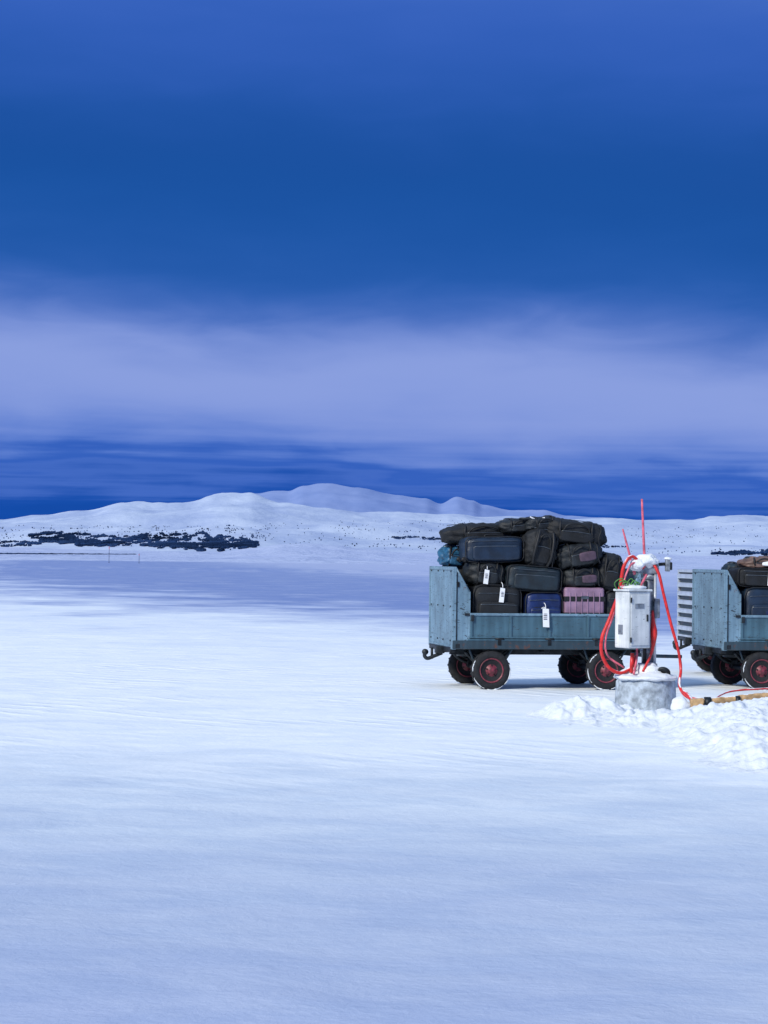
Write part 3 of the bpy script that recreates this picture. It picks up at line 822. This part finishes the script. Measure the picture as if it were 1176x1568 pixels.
b.cyl((-.02, -.04, .42), (-.02, -.04, 1.3), .018, M['steel'], 10)
b.cyl((.085, -.02, .38), (.085, -.02, 1.38), .016, M['silver'], 10)
b.box((.10, -.03, 1.02), (.06, .08, .20), M['grey'], .01)
b.out('steel_post', Matrix(), post)
b = MB()
R = Matrix.Rotation(radians(30), 4, 'Z')
bc = Vector((-.155, -.14, .905))
b.box(bc, (.27, .24, .57), M['white'], .012, R)
b.box(bc + R @ Vector((0, 0, .298)), (.30, .27, .022), M['white'], .008, R)
b.box(bc + R @ Vector((.0, -.126, .0)), (.225, .010, .51), M['white'], .005, R)
b.box(bc + R @ Vector((-.126, 0, .0)), (.008, .20, .50), M['white'], .003, R)
b.box(bc + R @ Vector((.085, -.137, .02)), (.018, .014, .07), M['steel'], .004, R)
for zz in (-.2, .2):
    b.cyl(bc + R @ Vector((-.116, -.134, zz - .025)), bc + R @ Vector((-.116, -.134, zz + .025)), .009, M['steel'], 8)
b.box(bc + R @ Vector((-.01, -.133, .14)), (.11, .004, .05), M['grey'], .001, R)
b.lathe([(.028, 0), (.028, .012)], M['tyre'], c=bc + R @ Vector((-.133, 0.02, .10)), axis='X', seg=16, rot=R)
b.box(bc + R @ Vector((-.133, .02, -.10)), (.006, .08, .10), M['grey'], .001, R)
b.out('control_box', Matrix(), post)
b = MB()
b.soft(bc + Vector((0, .02, .325)), (.27, .25, .05), M['snow'], n=2.4, amp=.012, seed=8, freq=8, cuts=10)
b.soft((.00, .0, 1.50), (.26, .22, .12), M['snow'], n=2, amp=.03, seed=9, freq=8, cuts=12)
b.soft((-.09, -.05, 1.47), (.16, .16, .11), M['snow'], n=2, amp=.03, seed=11, freq=8, cuts=10)
b.soft((.22, .03, 1.525), (.08, .09, .03), M['snow'], n=2, amp=.008, seed=12, freq=8, cuts=6)
b.out('snow_cap', Matrix(), post)
b = MB()
b.tube([W(988, 905), W(986.5, 850), W(983, 764)], lambda q: .018 - .007 * q, M['redrod'], 10)
b.tube([W(972, 880), W(962, 842), W(953.5, 810)], lambda q: .015 - .006 * q, M['redrod'], 10)
b.out('marker_rods', Matrix(), post)
b = MB()
b.tube([W(985, 870, -.05), W(968, 852, -.1), W(955, 868, -.12), W(948, 905, -.1), W(934, 945, -.1), W(922, 975, -.12), W(921, 1000, -.12), W(932, 1022, -.12), W(950, 1030, -.1), W(968, 1020, -.08), W(974, 1004, -.05)], .018, M['red'], 12, jit=.1)
b.tube([W(988, 868, -.08), W(970, 862, -.12), W(960, 876, -.15), W(953, 900, -.18), W(942, 935, -.05), W(928, 975, 0), W(930, 1003, 0), W(955, 1022, 0)], .010, M['redrod'], 10, jit=.1)
b.tube([W(1000, 862, -.05), W(1009, 880, -.08), W(1016, 910, -.08), W(1027, 955, -.1), W(1038, 995, -.12), W(1042, 1025, -.15), W(1040, 1050, -.3), W(1052, 1067, -.45), W(1075, 1070, -.5)], .015, M['red'], 12, jit=.1)
b.tube([W(999, 935, -.06), W(1000, 955, -.1), W(1001, 975, -.1), W(997, 1000, -.08), W(984, 1028, -.15)], lambda q: .013 + .022 * exp(-((q - .42) / .2) ** 2), M['red'], 12)
b.tube([W(990, 880, -.1), W(978, 905, -.2), W(972, 940, .0), W(975, 1000, -.08), W(970, 1032, -.2)], .012, M['redrod'], 10)
b.tube([W(968, 1000, -.1), W(966, 1030, -.12)], .020, M['red'], 10, False)
b.out('red_hoses', Matrix(), post)
b = MB()
for k in range(6):
    u0 = 946 + k * 5
    b.tube([W(u0, 905, -.14), W(u0 - 5 + k * 1.5, 893, -.2), W(u0 + 6, 886 + (k % 3) * 3, -.2), W(u0 + 12, 897, -.18)], .006, M['green'], 6)
b.out('green_cord', Matrix(), post)
b = MB()
b.tube([W(1003, 1030, -.1), W(1012, 1024, -.14), W(1022, 1028, -.14), W(1024, 1038, -.1)], .02, M['steel'], 10, jit=.4)
b.soft(W(1014, 1026, -.1), (.10, .08, .06), M['steel'], n=2, amp=.01, cuts=6)
b.box(W(1003, 925, 0), (.05, .05, .06), M['steel'], .01)
b.out('cable_clamp', Matrix(), post)

b = MB()
A = locate(1062, 1077, 22.0); Bp = locate(1260, 1060, 22.1)
b.tube([A, (A + Bp) / 2 + Vector((0, 0, .01)), Bp], .038, M['ochre'], 12, jit=.06)
b.box(A + Vector((.03, 0, 0)), (.13, .10, .10), M['ochre'], .012, rz(0, -6))
b.lathe([(.056, -.03), (.056, .03)], M['steel'], c=A + Vector((.13, 0, .01)), axis='X', seg=20)
b.lathe([(.05, -.02), (.05, .02)], M['steel'], c=A + Vector((.42, .0, .03)), axis='X', seg=20)
b.box(A + Vector((.09, -.06, -.08)), (.016, .02, .18), M['steel'], .003)
b.tube([locate(1045, 1058, 22.3), locate(1054, 1066, 22.15), A], .02, M['red'], 10)
b.tube([A + Vector((.2, .10, .04)), locate(1120, 1058, 22.4), locate(1190, 1053, 22.6)], .010, M['red'], 10)
b.soft(A + Vector((-.12, .04, -.02)), (.2, .15, .14), M['snow'], n=2, amp=.03, cuts=9, seed=6)
b.out('hose_coupling_pipe')

# ------------------------------------------------------------------ shovelled snow bank
lumps = [(1.72, 21.9, .33, .45, .07), (2.0, 22.0, .34, .45, .14), (2.28, 22.0, .25, .4, .08), (2.6, 21.3, .42, .42, .05), (2.9, 21.0, .40, .45, .06), (2.35, 21.0, .6, .45, .07), (3.15, 20.6, .5, .5, .10),
         (3.2, 20.0, .45, .6, .14), (2.85, 19.9, .4, .5, .09), (3.25, 19.2, .45, .7, .19), (3.05, 18.2, .45, .8, .16), (3.15, 17.3, .5, .8, .16), (3.7, 20.2, .5, .8, .14), (2.7, 18.9, .3, .5, .06),
         (2.1, 22.9, .35, .4, .08), (3.9, 21.2, .5, .4, .04), (4.6, 20.5, .8, 1.6, .25), (3.25, 22.9, .35, .3, .06), (3.6, 23.3, .3, .3, .07)]
def bank_h(x, y):
    xx = x + .12 * noise.noise(Vector((x * 3, y * 3, 4))); yy = y + .22 * noise.noise(Vector((x * 3, y * 3, 9)))
    h = 0
    for cx, cy, rx, ry, hh in lumps:
        q = ((xx - cx) / rx) ** 2 + ((yy - cy) / ry) ** 2
        if q < 6: h += hh * exp(-q * 1.1)
    m = min(1, h / .06)
    chunk = 1 - 2 * abs(noise.noise(Vector((x * 4.2, y * 3.2, 2))))
    h2 = h * (1 + .35 * noise.noise(Vector((x * 2, y * 2, 0)))) + m * (.040 * chunk + .036 * noise.fractal(Vector((x * 8, y * 6, 1)), .85, 2.1, 5))
    return h2 - .028
bx = [1.2 + 4.6 * i / 350 for i in range(351)]
by = [15.2 + 9.2 * i / 350 for i in range(351)]
grid_mesh('snow_bank', bx, by, bank_h, snow_mat('shovelled_snow', (0.72, .77, .82, 1), 14, .03, .6))
